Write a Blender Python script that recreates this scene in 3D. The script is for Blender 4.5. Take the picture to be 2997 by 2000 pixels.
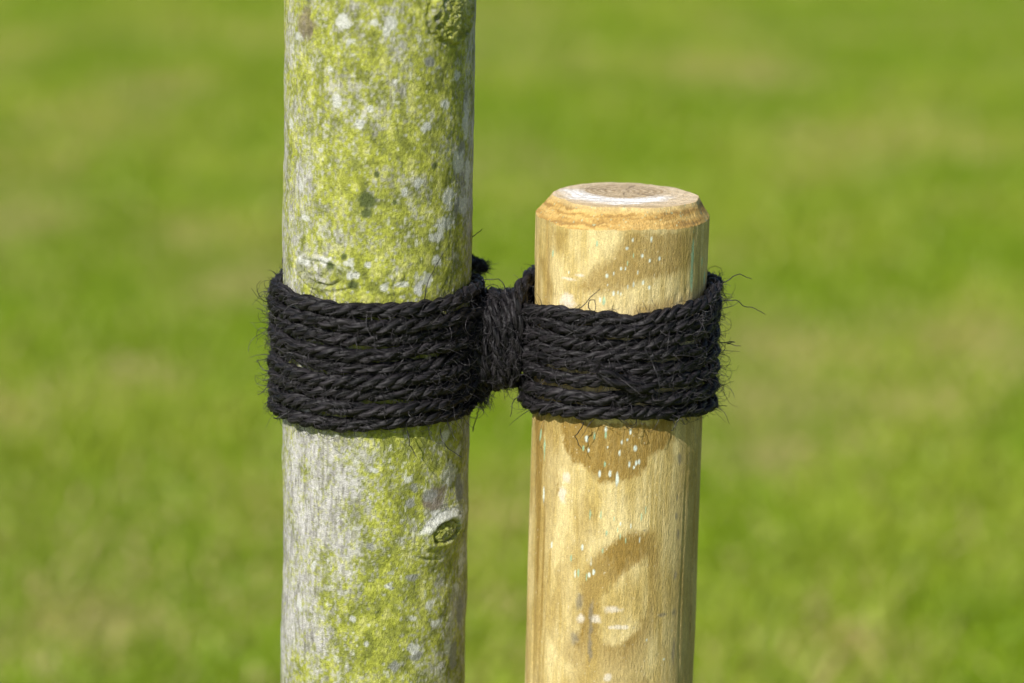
import bpy, math
import numpy as np

for _o in list(bpy.data.objects):
    bpy.data.objects.remove(_o)
scene = bpy.context.scene
COL = scene.collection
R_ = math.radians

# ------------------------------------------------------------------ camera
PITCH, ROLL, DIST = R_(13.0), R_(1.2), 1.64
cam_data = bpy.data.cameras.new("camera")
cam = bpy.data.objects.new("camera", cam_data)
COL.objects.link(cam)
from mathutils import Matrix, Vector
_f = Vector((0, math.cos(PITCH), -math.sin(PITCH)))
_r0 = Vector((1, 0, 0))
_u0 = Vector((0, math.sin(PITCH), math.cos(PITCH)))
_r = _r0 * math.cos(ROLL) + _u0 * math.sin(ROLL)
_u = _u0 * math.cos(ROLL) - _r0 * math.sin(ROLL)
_c = -_f * DIST
cam.matrix_world = Matrix(((_r.x, _u.x, -_f.x, _c.x), (_r.y, _u.y, -_f.y, _c.y), (_r.z, _u.z, -_f.z, _c.z), (0, 0, 0, 1)))
cam_data.sensor_width = 36.0
cam_data.lens = 36.0 * 6500.0 / 2350.0
cam_data.clip_start = 0.05
cam_data.clip_end = 2000.0
cam_data.dof.use_dof = True
cam_data.dof.focus_distance = 1.605
cam_data.dof.aperture_fstop = 3.7
cam_data.dof.aperture_blades = 0
scene.camera = cam

# ------------------------------------------------------------------ sky, sun, exposure
SUN_ELEV, SUN_AZ = R_(39.0), R_(214.0)          # azimuth clockwise from +Y
world = bpy.data.worlds.new("World")
scene.world = world
world.use_nodes = True
_wn = world.node_tree.nodes
_wn.clear()
_sky = _wn.new("ShaderNodeTexSky")
_sky.sky_type = 'NISHITA'
_sky.sun_disc = False
_sky.sun_elevation = SUN_ELEV
_sky.sun_rotation = SUN_AZ
_bg = _wn.new("ShaderNodeBackground")
_bg.inputs[1].default_value = 0.09
_wo = _wn.new("ShaderNodeOutputWorld")
world.node_tree.links.new(_sky.outputs[0], _bg.inputs[0])
world.node_tree.links.new(_bg.outputs[0], _wo.inputs[0])
sun_data = bpy.data.lights.new("sun", 'SUN')
sun_data.energy = 4.6
sun_data.angle = R_(0.53)
sun_data.color = (1.0, 0.965, 0.91)
sun = bpy.data.objects.new("sun", sun_data)
COL.objects.link(sun)
_sd = Vector((math.sin(SUN_AZ) * math.cos(SUN_ELEV), math.cos(SUN_AZ) * math.cos(SUN_ELEV), math.sin(SUN_ELEV)))
sun.rotation_euler = _sd.to_track_quat('Z', 'Y').to_euler()
scene.view_settings.view_transform = 'Standard'
scene.view_settings.look = 'None'
scene.view_settings.exposure = 0.36
scene.view_settings.gamma = 1.0
scene.view_settings.use_curve_mapping = False
scene.render.engine = 'CYCLES'
scene.cycles.use_denoising = True
scene.cycles.max_bounces = 6

# ------------------------------------------------------------------ sizes (metres; z = 0 is the middle of the tie)
GROUND = -0.95
TX, TR = -0.0785, 0.0541       # trunk axis and radius
SX, SR = 0.0620, 0.0498        # stake axis and radius
Z_RIM, Z_TOP = 0.0762, 0.0873  # stake: lower and upper edge of the chamfer


# ------------------------------------------------------------------ helpers
def _hash(ix, iy, iz, seed):
    h = (ix * np.uint32(374761393) + iy * np.uint32(668265263) + iz * np.uint32(2246822519) + np.uint32(seed * 3266489917 % 4294967296))
    h = (h ^ (h >> np.uint32(13))) * np.uint32(1274126177)
    h = (h ^ (h >> np.uint32(16))) * np.uint32(2654435761)
    return ((h ^ (h >> np.uint32(15))) & np.uint32(0xffffff)).astype(np.float32) / np.float32(0xffffff)


def vnoise(x, y, z, seed=0):
    """value noise, 0..1"""
    x, y, z = np.broadcast_arrays(np.asarray(x, np.float64), np.asarray(y, np.float64), np.asarray(z, np.float64))
    fx, fy, fz = np.floor(x), np.floor(y), np.floor(z)
    ix, iy, iz = (v.astype(np.int64).astype(np.uint32) for v in (fx, fy, fz))
    u, v, w = ((t * t * t * (t * (t * 6 - 15) + 10)).astype(np.float32) for t in (x - fx, y - fy, z - fz))
    o = np.uint32(1)
    a = _hash(ix, iy, iz, seed) * (1 - u) + _hash(ix + o, iy, iz, seed) * u
    b = _hash(ix, iy + o, iz, seed) * (1 - u) + _hash(ix + o, iy + o, iz, seed) * u
    c = _hash(ix, iy, iz + o, seed) * (1 - u) + _hash(ix + o, iy, iz + o, seed) * u
    d = _hash(ix, iy + o, iz + o, seed) * (1 - u) + _hash(ix + o, iy + o, iz + o, seed) * u
    return (a * (1 - v) + b * v) * (1 - w) + (c * (1 - v) + d * v) * w


def fbm(x, y, z, octaves=4, seed=0, gain=0.5):
    s, amp, tot = 0.0, 1.0, 0.0
    for k in range(octaves):
        s = s + amp * vnoise(x * 2 ** k, y * 2 ** k, z * 2 ** k, seed + 17 * k)
        tot += amp
        amp *= gain
    return s / tot


def sstep(a, b, x):
    t = np.clip((x - a) / (b - a), 0, 1)
    return t * t * (3 - 2 * t)


def mixc(c, d, m):
    m = np.asarray(m)[..., None]
    return c * (1 - m) + np.asarray(d) * m


def mesh_np(name, verts, faces, smooth=True):
    """faces: list of integer arrays (n, k)"""
    me = bpy.data.meshes.new(name)
    verts = np.asarray(verts, np.float32).reshape(-1, 3)
    me.vertices.add(len(verts))
    me.vertices.foreach_set("co", verts.ravel())
    loops = np.concatenate([f.ravel() for f in faces]).astype(np.int32)
    sizes = np.concatenate([np.full(len(f), f.shape[1], np.int32) for f in faces])
    starts = np.concatenate([[0], np.cumsum(sizes)[:-1]]).astype(np.int32)
    me.loops.add(len(loops))
    me.loops.foreach_set("vertex_index", loops)
    me.polygons.add(len(sizes))
    me.polygons.foreach_set("loop_start", starts)
    if smooth:
        me.polygons.foreach_set("use_smooth", np.ones(len(sizes), bool))
    me.update(calc_edges=True)
    me.validate()
    return me


def set_color(me, rgb, name="tint"):
    at = me.attributes.new(name, 'FLOAT_COLOR', 'POINT')
    c = np.ones((len(me.vertices), 4), np.float32)
    c[:, :3] = np.clip(rgb, 0, 1)
    at.data.foreach_set("color", c.ravel())


def set_float(me, v, name):
    at = me.attributes.new(name, 'FLOAT', 'POINT')
    at.data.foreach_set("value", np.ascontiguousarray(v, np.float32).ravel())


def link(name, me, mat=None, parent=None, label=None, cat=None, kind=None, group=None):
    o = bpy.data.objects.new(name, me)
    COL.objects.link(o)
    if mat is not None:
        me.materials.append(mat)
    if parent is not None:
        o.parent = parent
    for k, v in (("label", label), ("category", cat), ("kind", kind), ("group", group)):
        if v:
            o[k] = v
    return o


def grid_faces(nr, nc, wrap=True):
    i = np.arange(nr - 1)[:, None]
    j = np.arange(nc if wrap else nc - 1)[None, :]
    jn = (j + 1) % nc
    return np.stack([i * nc + j, i * nc + jn, (i + 1) * nc + jn, (i + 1) * nc + j], -1).reshape(-1, 4)


def new_mat(name):
    m = bpy.data.materials.new(name)
    m.use_nodes = True
    nt = m.node_tree
    bsdf = nt.nodes["Principled BSDF"]
    return m, nt, bsdf


def node(nt, kind, **kw):
    n = nt.nodes.new(kind)
    for k, v in kw.items():
        setattr(n, k, v)
    return n


def noise_node(nt, coord, scale, detail=3.0, rough=0.55, mapping=None):
    n = node(nt, "ShaderNodeTexNoise")
    n.inputs["Scale"].default_value = scale
    n.inputs["Detail"].default_value = detail
    n.inputs["Roughness"].default_value = rough
    if mapping:
        mp = node(nt, "ShaderNodeMapping")
        mp.inputs["Scale"].default_value = mapping
        nt.links.new(coord, mp.inputs["Vector"])
        coord = mp.outputs[0]
    nt.links.new(coord, n.inputs["Vector"])
    return n


def ramp(nt, src, lo, hi, a, b):
    m = node(nt, "ShaderNodeMapRange")
    for k, v in zip(("From Min", "From Max", "To Min", "To Max"), (lo, hi, a, b)):
        m.inputs[k].default_value = v
    nt.links.new(src, m.inputs["Value"])
    return m.outputs[0]


def grain_material(name, scales, gains, bump, rough, spec, attr="tint"):
    """colour from the surface's own tint, fine grain and relief from noise"""
    m, nt, b = new_mat(name)
    at = node(nt, "ShaderNodeAttribute", attribute_name=attr)
    tc = node(nt, "ShaderNodeTexCoord")
    val, height = None, None
    for (sc, mp), g in zip(scales, gains):
        n = noise_node(nt, tc.outputs["Object"], sc, 2.0, 0.6, mp)
        r = ramp(nt, n.outputs["Fac"], 0.25, 0.75, 1 - g, 1 + g)
        if val is None:
            val, height = r, n.outputs["Fac"]
        else:
            mu = node(nt, "ShaderNodeMath", operation='MULTIPLY')
            nt.links.new(val, mu.inputs[0]); nt.links.new(r, mu.inputs[1])
            val = mu.outputs[0]
            ad = node(nt, "ShaderNodeMath", operation='ADD')
            nt.links.new(height, ad.inputs[0]); nt.links.new(n.outputs["Fac"], ad.inputs[1])
            height = ad.outputs[0]
    vm = node(nt, "ShaderNodeVectorMath", operation='SCALE')
    nt.links.new(at.outputs["Color"], vm.inputs[0]); nt.links.new(val, vm.inputs["Scale"])
    nt.links.new(vm.outputs[0], b.inputs["Base Color"])
    bp = node(nt, "ShaderNodeBump")
    bp.inputs["Strength"].default_value = 1.0
    bp.inputs["Distance"].default_value = bump
    nt.links.new(height, bp.inputs["Height"]); nt.links.new(bp.outputs[0], b.inputs["Normal"])
    b.inputs["Roughness"].default_value = rough
    b.inputs["Specular IOR Level"].default_value = spec
    return m


def poly_sd(px, py, poly):
    """signed distance to a polygon, positive inside"""
    P = np.asarray(poly, float)
    d = np.full(px.shape, 1e9)
    inside = np.zeros(px.shape, bool)
    for i in range(len(P)):
        ax, ay = P[i]; bx, by = P[(i + 1) % len(P)]
        ex, ey = bx - ax, by - ay
        t = np.clip(((px - ax) * ex + (py - ay) * ey) / (ex * ex + ey * ey + 1e-12), 0, 1)
        d = np.minimum(d, (px - ax - t * ex) ** 2 + (py - ay - t * ey) ** 2)
        c = ((ay > py) != (by > py)) & (px < (bx - ax) * (py - ay) / (by - ay + 1e-12) + ax)
        inside ^= c
    return np.where(inside, 1, -1) * np.sqrt(d)



# ------------------------------------------------------------------ lawn
rng = np.random.default_rng(7)
DRY = [(0.49, 3.8, 0.16), (1.04, 4.35, 0.13), (0.8, 3.79, 0.12), (-0.95, 3.53, 0.10), (-1.23, 7.87, 0.2), (-0.6, 2.33, 0.10), (0.5, 2.24, 0.09),
       (-0.61, 4.69, 0.16), (0.57, 4.27, 0.13), (-1.22, 5.38, 0.15), (0.97, 7.11, 0.22), (-0.76, 3.87, 0.12), (-0.04, 2.93, 0.06), (0.48, 3.34, 0.09), (-0.77, 5.31, 0.12), (0.82, 8.77, 0.3)]


def dryness(x, y):
    d = 0.26 * sstep(0.45, 0.8, fbm(x * 2.2, y * 1.4, 0, 2, 5)) + 0.06 * sstep(0.5, 0.8, fbm(x * 7, y * 6, 3, 2, 9))
    for cx, cy, r in DRY:
        q = ((x - cx) ** 2 + ((y - cy) / 1.5) ** 2) / r ** 2
        d = d + 0.55 * np.exp(-q)
    return np.clip(d, 0, 1)


def lushness(x, y):
    return sstep(0.35, 0.7, fbm(x * 2.6 + 4, y * 1.7, 7, 2, 21))


GREEN_A, GREEN_B, STRAW = np.array((0.215, 0.330, 0.006)), np.array((0.305, 0.385, 0.028)), np.array((0.60, 0.47, 0.21))


def axis_steps(lo, hi, step, far):
    a = list(np.arange(lo, hi + 1e-6, step))
    s = step
    while a[-1] < far:
        s *= 1.5; a.append(a[-1] + s)
    s = step
    while a[0] > -far:
        s *= 1.5; a.insert(0, a[0] - s)
    return np.array(a)


gx, gy = axis_steps(-3.2, 3.2, 0.05, 600), axis_steps(-0.6, 13, 0.05, 600)
X, Y = np.meshgrid(gx, gy)
near = np.exp(-((X / 9) ** 2 + ((Y - 5) / 14) ** 2))
Z = GROUND + near * (0.05 * (fbm(X * 0.9, Y * 0.9, 0, 3, 3) - 0.5) + 0.02 * (fbm(X * 6, Y * 6, 0, 2, 4) - 0.5)) - 0.02
soil = np.array((0.10, 0.105, 0.03))
dr = dryness(X, Y)
c_g = mixc(mixc(np.broadcast_to(GREEN_A * 0.9, X.shape + (3,)), GREEN_B * 0.9, lushness(X, Y)), STRAW * 0.85, dr * 0.8)
me = mesh_np("lawn", np.stack([X, Y, Z], -1), [grid_faces(len(gy), len(gx), False)])
set_color(me, c_g.reshape(-1, 3))
M_LAWN = grain_material("lawn_turf", [(60.0, None), (400.0, None)], [0.35, 0.3], 0.01, 0.9, 0.1)
link("lawn", me, M_LAWN, kind="structure")

# blades, thick where the lens looks, thinning outwards
N = 200000
dist = 1.7 + (14.5 - 1.7) * rng.random(N) ** 1.25
bx = (rng.random(N) * 2 - 1) * (0.75 + 0.24 * dist) * (1 + 1.9 * rng.random(N) ** 2.2)
by = dist
gz = np.empty(N)
near = np.exp(-((bx / 9) ** 2 + ((by - 5) / 14) ** 2))
gz = GROUND + near * (0.05 * (fbm(bx * 0.9, by * 0.9, 0, 3, 3) - 0.5) + 0.02 * (fbm(bx * 6, by * 6, 0, 2, 4) - 0.5)) - 0.025
dr = dryness(bx, by)
lu = lushness(bx, by)
hgt = (0.018 + 0.018 * rng.random(N)) * (1 - 0.45 * dr) * (0.8 + 0.5 * lu)
wid = 0.0028 + 0.0026 * rng.random(N)
ang = rng.random(N) * 2 * np.pi
lean = hgt * (0.4 + 1.1 * rng.random(N))
la = rng.random(N) * 2 * np.pi
side = np.stack([np.cos(ang), np.sin(ang), 0 * ang], -1) * wid[:, None]
base = np.stack([bx, by, gz], -1)
ldir = np.stack([np.cos(la), np.sin(la), 0 * la], -1) * lean[:, None]
up = np.array((0, 0, 1.0))
mid = base + ldir * 0.3 + up * (hgt * 0.62)[:, None]
tip = base + ldir + up * hgt[:, None]
V = np.stack([base - side, base + side, mid + side * 0.8, mid - side * 0.8, tip], 1).reshape(-1, 3)
i0 = np.arange(N)[:, None] * 5
quads = i0 + np.array([[0, 1, 2, 3]])
tris = i0 + np.array([[3, 2, 4]])
isdry = (rng.random(N) < 0.06 + 0.72 * dr).astype(float)
cb = mixc(mixc(np.broadcast_to(GREEN_A, (N, 3)), GREEN_B, np.clip(lu * 0.7 + 0.3 * rng.random(N), 0, 1)), STRAW, isdry * (0.6 + 0.4 * rng.random(N)))
cb = cb * (0.85 + 0.3 * rng.random(N))[:, None]
me = mesh_np("grass", V, [quads, tris], smooth=False)
set_color(me, np.repeat(cb, 5, axis=0))
M_GRASS, nt, b = new_mat("grass_blade")
at = node(nt, "ShaderNodeAttribute", attribute_name="tint")
nt.links.new(at.outputs["Color"], b.inputs["Base Color"])
b.inputs["Roughness"].default_value = 0.5
b.inputs["Specular IOR Level"].default_value = 0.35
tr = node(nt, "ShaderNodeBsdfTranslucent")
vm = node(nt, "ShaderNodeVectorMath", operation='MULTIPLY')
vm.inputs[1].default_value = (1.25, 1.2, 0.6)
nt.links.new(at.outputs["Color"], vm.inputs[0]); nt.links.new(vm.outputs[0], tr.inputs["Color"])
mx = node(nt, "ShaderNodeMixShader")
mx.inputs[0].default_value = 0.35
nt.links.new(b.outputs[0], mx.inputs[1]); nt.links.new(tr.outputs[0], mx.inputs[2])
nt.links.new(mx.outputs[0], nt.nodes["Material Output"].inputs["Surface"])
link("grass", me, M_GRASS, kind="stuff", label="sunlit mown lawn grass with straw coloured dry patches", cat="grass")

# ------------------------------------------------------------------ tree trunk
# spots: (degrees round the trunk from the camera side, height mm, half width mm, half height mm)
LICHEN = [(-18.1, 189.2, 3.4, 5.0), (-15.3, 178.1, 2.3, 2.7), (10.1, 188.8, 3.3, 3.5), (0.5, 189.4, 2.0, 2.2), (-22.4, 145.3, 3.2, 3.5), (-8.4, 133.8, 2.5, 2.5), (31.0, 131.0, 2.6, 2.5), (-33.6, 116.9, 1.8, 1.5), (-62.0, 128.2, 2.7, 2.5), (45.1, 143.6, 3.2, 2.5), (55.6, 157.8, 3.5, 2.5), (58.0, 109.7, 5.6, 6.2), (50.0, 90.9, 5.0, 5.5), (45.8, 75.2, 6.1, 4.5), (40.5, 68.4, 4.6, 3.5), (66.9, 130.8, 3.8, 11.2), (71.0, 100.5, 4.6, 10.0), (65.8, 83.8, 4.9, 6.2), (-51.6, 178.9, 3.6, 2.2), (6.4, 184.5, 2.3, 2.2), (-30.0, 55.3, 4.6, 2.2), (-45.7, 52.4, 5.0, 2.2), (-11.0, 48.2, 3.0, 2.5), (-2.5, 54.0, 1.7, 2.2), (-13.7, 54.7, 2.6, 2.2), (28.1, 39.7, 2.5, 3.0), (33.3, 45.5, 3.0, 4.0), (40.1, 54.7, 2.6, 3.5), (54.2, -72.0, 6.4, 6.0), (49.4, -47.8, 3.1, 3.5), (63.6, -59.7, 3.4, 3.5), (22.6, -69.9, 2.4, 2.2), (12.5, -132.6, 2.3, 2.0), (28.4, -172.1, 3.4, 3.5), (26.6, -153.5, 2.2, 2.0), (-9.9, -152.5, 2.0, 2.2), (71.2, -128.6, 3.9, 8.7), (73.6, -96.1, 3.5, 3.5), (65.6, -143.0, 3.0, 4.0), (6.6, 41.8, 2.5, 2.0), (18.4, 43.5, 3.7, 1.5), (46.6, -92.6, 6.5, 2.2), (57.0, -93.4, 6.4, 2.0), (-26.3, 162.4, 2.2, 2.0), (-50.2, 94.0, 2.3, 3.0), (-45.9, 77.3, 2.9, 2.0), (-2.0, 141.9, 1.5, 1.7), (11.8, 156.5, 1.8, 1.5), (27.2, 100.2, 2.2, 3.5), (19.0, 95.7, 1.6, 2.0), (-21.8, -45.1, 1.9, 1.7), (-48.6, -151.2, 3.0, 3.0), (-37.0, -124.9, 2.2, 2.5), (2.6, -64.0, 2.2, 1.5), (44.3, -159.1, 4.2, 2.5), (38.9, -147.4, 2.9, 3.0), (-1.7, -167.9, 2.0, 2.2), (54.7, -174.8, 3.0, 4.0)]
GREY_SPOT = [(33.3, 167.4, 3.0, 2.5), (37.7, -81.5, 5.0, 3.5), (24.2, -84.2, 3.3, 3.0), (27.0, -75.5, 2.5, 2.5), (26.3, -129.0, 4.4, 2.2), (61.7, 115.4, 4.2, 5.0), (66.3, 143.2, 3.1, 5.0), (15.8, -181.4, 3.1, 3.0), (0.4, -109.1, 2.2, 2.7), (29.9, -176.3, 3.5, 3.0), (57.3, 85.0, 2.8, 4.5), (28.1, 40.9, 2.3, 3.0), (64.5, -82.1, 4.6, 7.5), (71.1, -157.9, 4.6, 10.0), (62.4, -182.2, 4.3, 10.0)]
DARK_SPOT = [(-3.6, 90.9, 4.7, 5.2), (-3.8, 84.0, 3.2, 3.2), (37.8, 109.3, 2.2, 2.0), (12.5, 89.8, 1.3, 1.5), (-25.5, 52.5, 2.5, 2.5), (-17.0, 58.2, 1.8, 2.2), (-11.5, 42.5, 3.6, 2.5), (2.1, 105.7, 1.5, 1.7)]
BROWN_SPOT = [(43.8, -79.9, 6.9, 3.2), (-44.6, 184.9, 6.3, 8.5), (39.4, -84.8, 8.4, 5.0)]
GRID_T = [-63.2, -41.7, -25.3, -8.8, 6.7, 22.6, 40.6, 58.1, 71.9]
GRID_Z = [194.6, 158.9, 122.7, 86.1, 56.6, 36.8, -46.2, -74.3, -100.0, -128.5, -157.3, -186.3]
ALGAE = [
    [.62, .66, .62, .66, .68, .72, .62, .72, .52],
    [.60, .66, .62, .68, .70, .78, .82, .76, .38],
    [.58, .62, .62, .66, .72, .84, .82, .72, .34],
    [.52, .60, .68, .70, .70, .70, .78, .62, .42],
    [.44, .50, .74, .82, .86, .78, .74, .62, .50],
    [.52, .62, .74, .84, .86, .82, .78, .62, .50],
    [.40, .36, .42, .58, .74, .80, .88, .62, .42],
    [.37, .32, .34, .42, .64, .78, .66, .58, .44],
    [.36, .31, .36, .48, .64, .70, .56, .54, .44],
    [.36, .36, .45, .62, .74, .80, .78, .62, .44],
    [.34, .34, .50, .64, .84, .84, .68, .52, .52],
    [.38, .46, .56, .68, .84, .84, .64, .55, .60]]
# branch scars: degrees, height mm, half width mm, half height mm, tilt degrees
EYE = (48.8, -104.0, 12.5, 7.4, 11)
BURR = (51.4, 192.0, 17.0, 14.0, 0)
FLAT = (-33.2, 47.6, 15.0, 7.2, -6)
CRACK = (-43.0, 189.0, 7.0, 11.0, 0)


def local(thd, zm, k):
    u = R_(1.0) * (thd - k[0]) * TR * 1000
    v = zm - k[1]
    c, s = math.cos(R_(k[4])), math.sin(R_(k[4]))
    u, v = u * c + v * s, -u * s + v * c
    return u, v, np.sqrt((u / k[2]) ** 2 + (v / k[3]) ** 2)


def trunk_radius(thd, zm):
    """radius in mm at angle (degrees) and height (mm)"""
    th = np.radians(thd)
    x, y = 54 * np.sin(th), -54 * np.cos(th)
    base = TR * 1000 * np.ones_like(zm)
    up = np.clip((zm - 260) / 1500, 0, 1)
    base = base * (1 - 0.55 * up) + 26 * np.exp(-(np.clip(zm + 950, 0, None) / 70))
    d = 2.8 * (fbm(x / 45, y / 45, zm / 60, 3, 31) - 0.5) + 0.85 * (fbm(x / 7, y / 7, zm / 10, 2, 33) - 0.5)
    d = d + 0.30 * (vnoise(x / 1.7, y / 1.7, zm / 2.6, 35) - 0.5)
    rough = fbm(x / 3.2, y / 3.2, zm / 3.2, 3, 41)
    ridge = 1 - np.abs(2 * vnoise(x / 4.5, y / 4.5, zm / 6.5, 43) - 1)
    u, v, e = local(thd, zm, EYE)
    w = e + 0.25 * (rough - 0.5)
    d = d + 4.2 * np.exp(-(e / 2.0) ** 2) + 1.6 * np.exp(-((w - 1.02) / 0.30) ** 2) - 3.2 * sstep(0.95, 0.60, w) + 0.22 * np.sin(e * 15 + 9 * (rough - 0.5)) * sstep(1.2, 1.5, e) * sstep(2.6, 1.7, e) - 0.7 * np.exp(-((e - 2.05) / 0.14) ** 2) * sstep(0, -4, v)
    u, v, e = local(thd, zm, BURR)
    w = e + 0.3 * (rough - 0.5)
    d = d + 3.8 * np.exp(-(e / 1.25) ** 4) + 1.2 * np.exp(-((w - 0.98) / 0.1) ** 2) - 1.1 * np.exp(-((w - 1.16) / 0.08) ** 2) + sstep(1.05, 0.8, e) * (3.4 * (rough - 0.5) + 1.6 * (ridge - 0.6))
    u, v, e = local(thd, zm, FLAT)
    w = e + 0.4 * (rough - 0.5)
    d = d + 0.9 * np.exp(-((w - 1.15) / 0.16) ** 2) - 1.9 * np.exp(-((w - 0.95) / 0.12) ** 2) * (0.25 + 0.75 * sstep(1, -4, v)) + sstep(0.95, 0.7, w) * (3.0 * (rough - 0.45) + 1.0 * (ridge - 0.6)) + 0.35 * np.sin(w * 16) * sstep(2.2, 1.2, w) * sstep(1.1, 1.3, w)
    u, v, e = local(thd, zm, CRACK)
    d = d + 2.6 * np.exp(-(e / 1.5) ** 2) - 2.2 * np.exp(-((u - 1.5 + 2.0 * (rough - 0.5) + 0.1 * v) / 1.1) ** 2) * sstep(1.05, 0.8, e) + 1.6 * (rough - 0.5) * sstep(1.2, 0.7, e)
    for (t0, z0, su, sv, amp) in ((11.8, 41.2, 6, 4, 1.6), (0, 37, 4, 2.5, 1.2), (15, 47, 5, 3, 1.0), (10, -119, 6, 2, 0.8), (4, -148, 2, 5, 1.0)):
        u = np.radians(thd - t0) * 54
        g = np.exp(-(u / su) ** 2 - ((zm - z0) / sv) ** 2)
        d = d + g * amp * 3.0 * (rough - 0.52)
    return base + d * np.clip(1.2 - np.abs(zm) / 1500, 0.5, 1)


def spot_mask(thd, zm, spots, wob, seed, soft=0.18):
    """strongest spot cover at each point; irregular outlines"""
    m = np.zeros_like(zm)
    th = np.radians(thd)
    nz = fbm(54 * np.sin(th) / 2.6, -54 * np.cos(th) / 2.6, zm / 2.6, 2, seed) - 0.5
    for t0, z0, rx, rz in spots:
        u = np.radians((thd - t0 + 180) % 360 - 180) * 54
        k = (np.abs(u) < rx * 2.2) & (np.abs(zm - z0) < rz * 2.2)
        if not k.any():
            continue
        e = np.sqrt((u[k] / rx) ** 2 + ((zm[k] - z0) / rz) ** 2) + wob * nz[k]
        m[k] = np.maximum(m[k], sstep(1 + soft, 1 - soft, e))
    return m


def trunk_color(thd, zm):
    th = np.radians(thd)
    x, y = 54 * np.sin(th), -54 * np.cos(th)
    ti = np.interp(thd, GRID_T, np.arange(len(GRID_T)))
    zi = np.interp(-zm, [-q for q in GRID_Z], np.arange(len(GRID_Z)))
    A = np.array(ALGAE)
    t0 = np.clip(ti.astype(int), 0, A.shape[1] - 2); z0 = np.clip(zi.astype(int), 0, A.shape[0] - 2)
    ft, fz = ti - t0, zi - z0
    dens = (A[z0, t0] * (1 - ft) + A[z0, t0 + 1] * ft) * (1 - fz) + (A[z0 + 1, t0] * (1 - ft) + A[z0 + 1, t0 + 1] * ft) * fz
    dens = dens + 0.75 * (fbm(x / 13, y / 13, zm / 17, 3, 51) - 0.5)
    fine = fbm(x / 1.5, y / 1.5, zm / 1.9, 2, 53, 0.6)
    alg = 0.66 * sstep(-0.26, 0.26, dens - 0.5 + 1.25 * (fine - 0.5)) + 0.34 * sstep(0.28, 0.66, dens)
    streak = fbm(x / 1.3, y / 1.3, zm / 7, 2, 55)
    blot = fbm(x / 9, y / 9, zm / 14, 3, 57)
    grey = mixc(np.broadcast_to(np.array((0.230, 0.218, 0.195)), zm.shape + (3,)), (0.50, 0.480, 0.462), sstep(0.25, 0.68, 0.55 * streak + 0.45 * blot))
    hue = fbm(x / 5, y / 5, zm / 7, 3, 59)
    ag = mixc(mixc(np.broadcast_to(np.array((0.185, 0.205, 0.020)), zm.shape + (3,)), (0.325, 0.345, 0.032), sstep(0.25, 0.6, hue)), (0.47, 0.47, 0.120), sstep(0.58, 0.8, hue))
    ag = ag * (0.72 + 0.56 * vnoise(x / 1.1, y / 1.1, zm / 1.3, 61))[..., None]
    c = mixc(grey, ag, alg * 0.94)
    # small pale and dark flecks
    fl = vnoise(x / 2.2, y / 2.2, zm / 2.6, 63)
    c = mixc(c, (0.52, 0.52, 0.44), 0.6 * sstep(0.80, 0.90, fl))
    c = mixc(c, (0.11, 0.115, 0.05), 0.4 * sstep(0.16, 0.09, fl))
    c = mixc(c, (0.20, 0.155, 0.12), 0.75 * spot_mask(thd, zm, BROWN_SPOT, 0.9, 65, 0.4))
    c = mixc(c, (0.25, 0.25, 0.235), 0.85 * spot_mask(thd, zm, GREY_SPOT, 0.9, 67, 0.25))
    lich = spot_mask(thd, zm, LICHEN, 1.5, 69, 0.28)
    u, v, e = local(thd, zm, EYE)
    lich = np.maximum(lich, sstep(0.8, 0.95, e) * sstep(1.75, 1.5, e + 0.5 * (blot - 0.5)) * sstep(0.5, 3.0, v + 0.15 * u))
    u2, v2, e2 = local(thd, zm, FLAT)
    ring = np.exp(-((e2 + 1.1 * (blot - 0.5) - 1.2) / 0.14) ** 2) * sstep(-1, 3, v2) * sstep(0.35, 0.6, fine)
    lich = np.maximum(lich, 0.45 * ring)
    c = mixc(c, (0.16, 0.18, 0.05), 0.55 * np.exp(-((e2 + 0.5 * (fine - 0.5) - 0.95) / 0.13) ** 2) + 0.30 * sstep(0.9, 0.6, e2) * sstep(0.45, 0.65, hue))
    c = mixc(c, (0.575, 0.575, 0.545), lich * (0.62 + 0.3 * fine))
    dots = sstep(0.74, 0.80, vnoise(x / 0.9, y / 0.9, zm / 0.9, 71)) * sstep(0.55, 0.7, vnoise(x / 6, y / 6, zm / 6, 73))
    c = mixc(c, (0.05, 0.05, 0.045), 0.8 * lich * dots)
    c = mixc(c, (0.075, 0.095, 0.028), 0.95 * spot_mask(thd, zm, DARK_SPOT, 0.7, 75, 0.35))
    c = mixc(c, (0.20, 0.21, 0.05), 0.4 * sstep(1.0, 0.8, e) * sstep(0.35, 0.6, hue))
    return c


M_BARK = grain_material("lichened_bark", [(620.0, (1, 1, 0.7)), (1700.0, None)], [0.24, 0.28], 0.0009, 0.85, 0.25)
tree = bpy.data.objects.new("young_tree", None)
COL.objects.link(tree)
tree.location = (TX, 0, GROUND)
tree["label"] = "grey young tree trunk mottled with yellow-green algae and white lichen, left of the stake"
tree["category"] = "tree"
th_d = np.concatenate([np.arange(-100, 100, 0.60), np.arange(100, 260, 4.0)])
zz = np.concatenate([np.arange(-1000, -230, 14.0), np.arange(-230, 225, 0.66), np.arange(225, 1850, 16.0)])
T, Zm = np.meshgrid(th_d, zz)
T = (T + 180) % 360 - 180
rr = trunk_radius(T, Zm)
tt = np.radians(T)
lean = np.clip((Zm - 240) / 1000, 0, None) ** 2
V = np.stack([rr * np.sin(tt) + 25 * lean, -rr * np.cos(tt) + 14 * lean, Zm - GROUND * 1000], -1) / 1000
nr, nc = T.shape
Vf = np.concatenate([V.reshape(-1, 3), [[V[-1, :, 0].mean(), V[-1, :, 1].mean(), V[-1, 0, 2] + 0.01]]])
top = (nr - 1) * nc + np.arange(nc)
cap = np.stack([top, np.roll(top, -1), np.full(nc, nr * nc)], -1)
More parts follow.
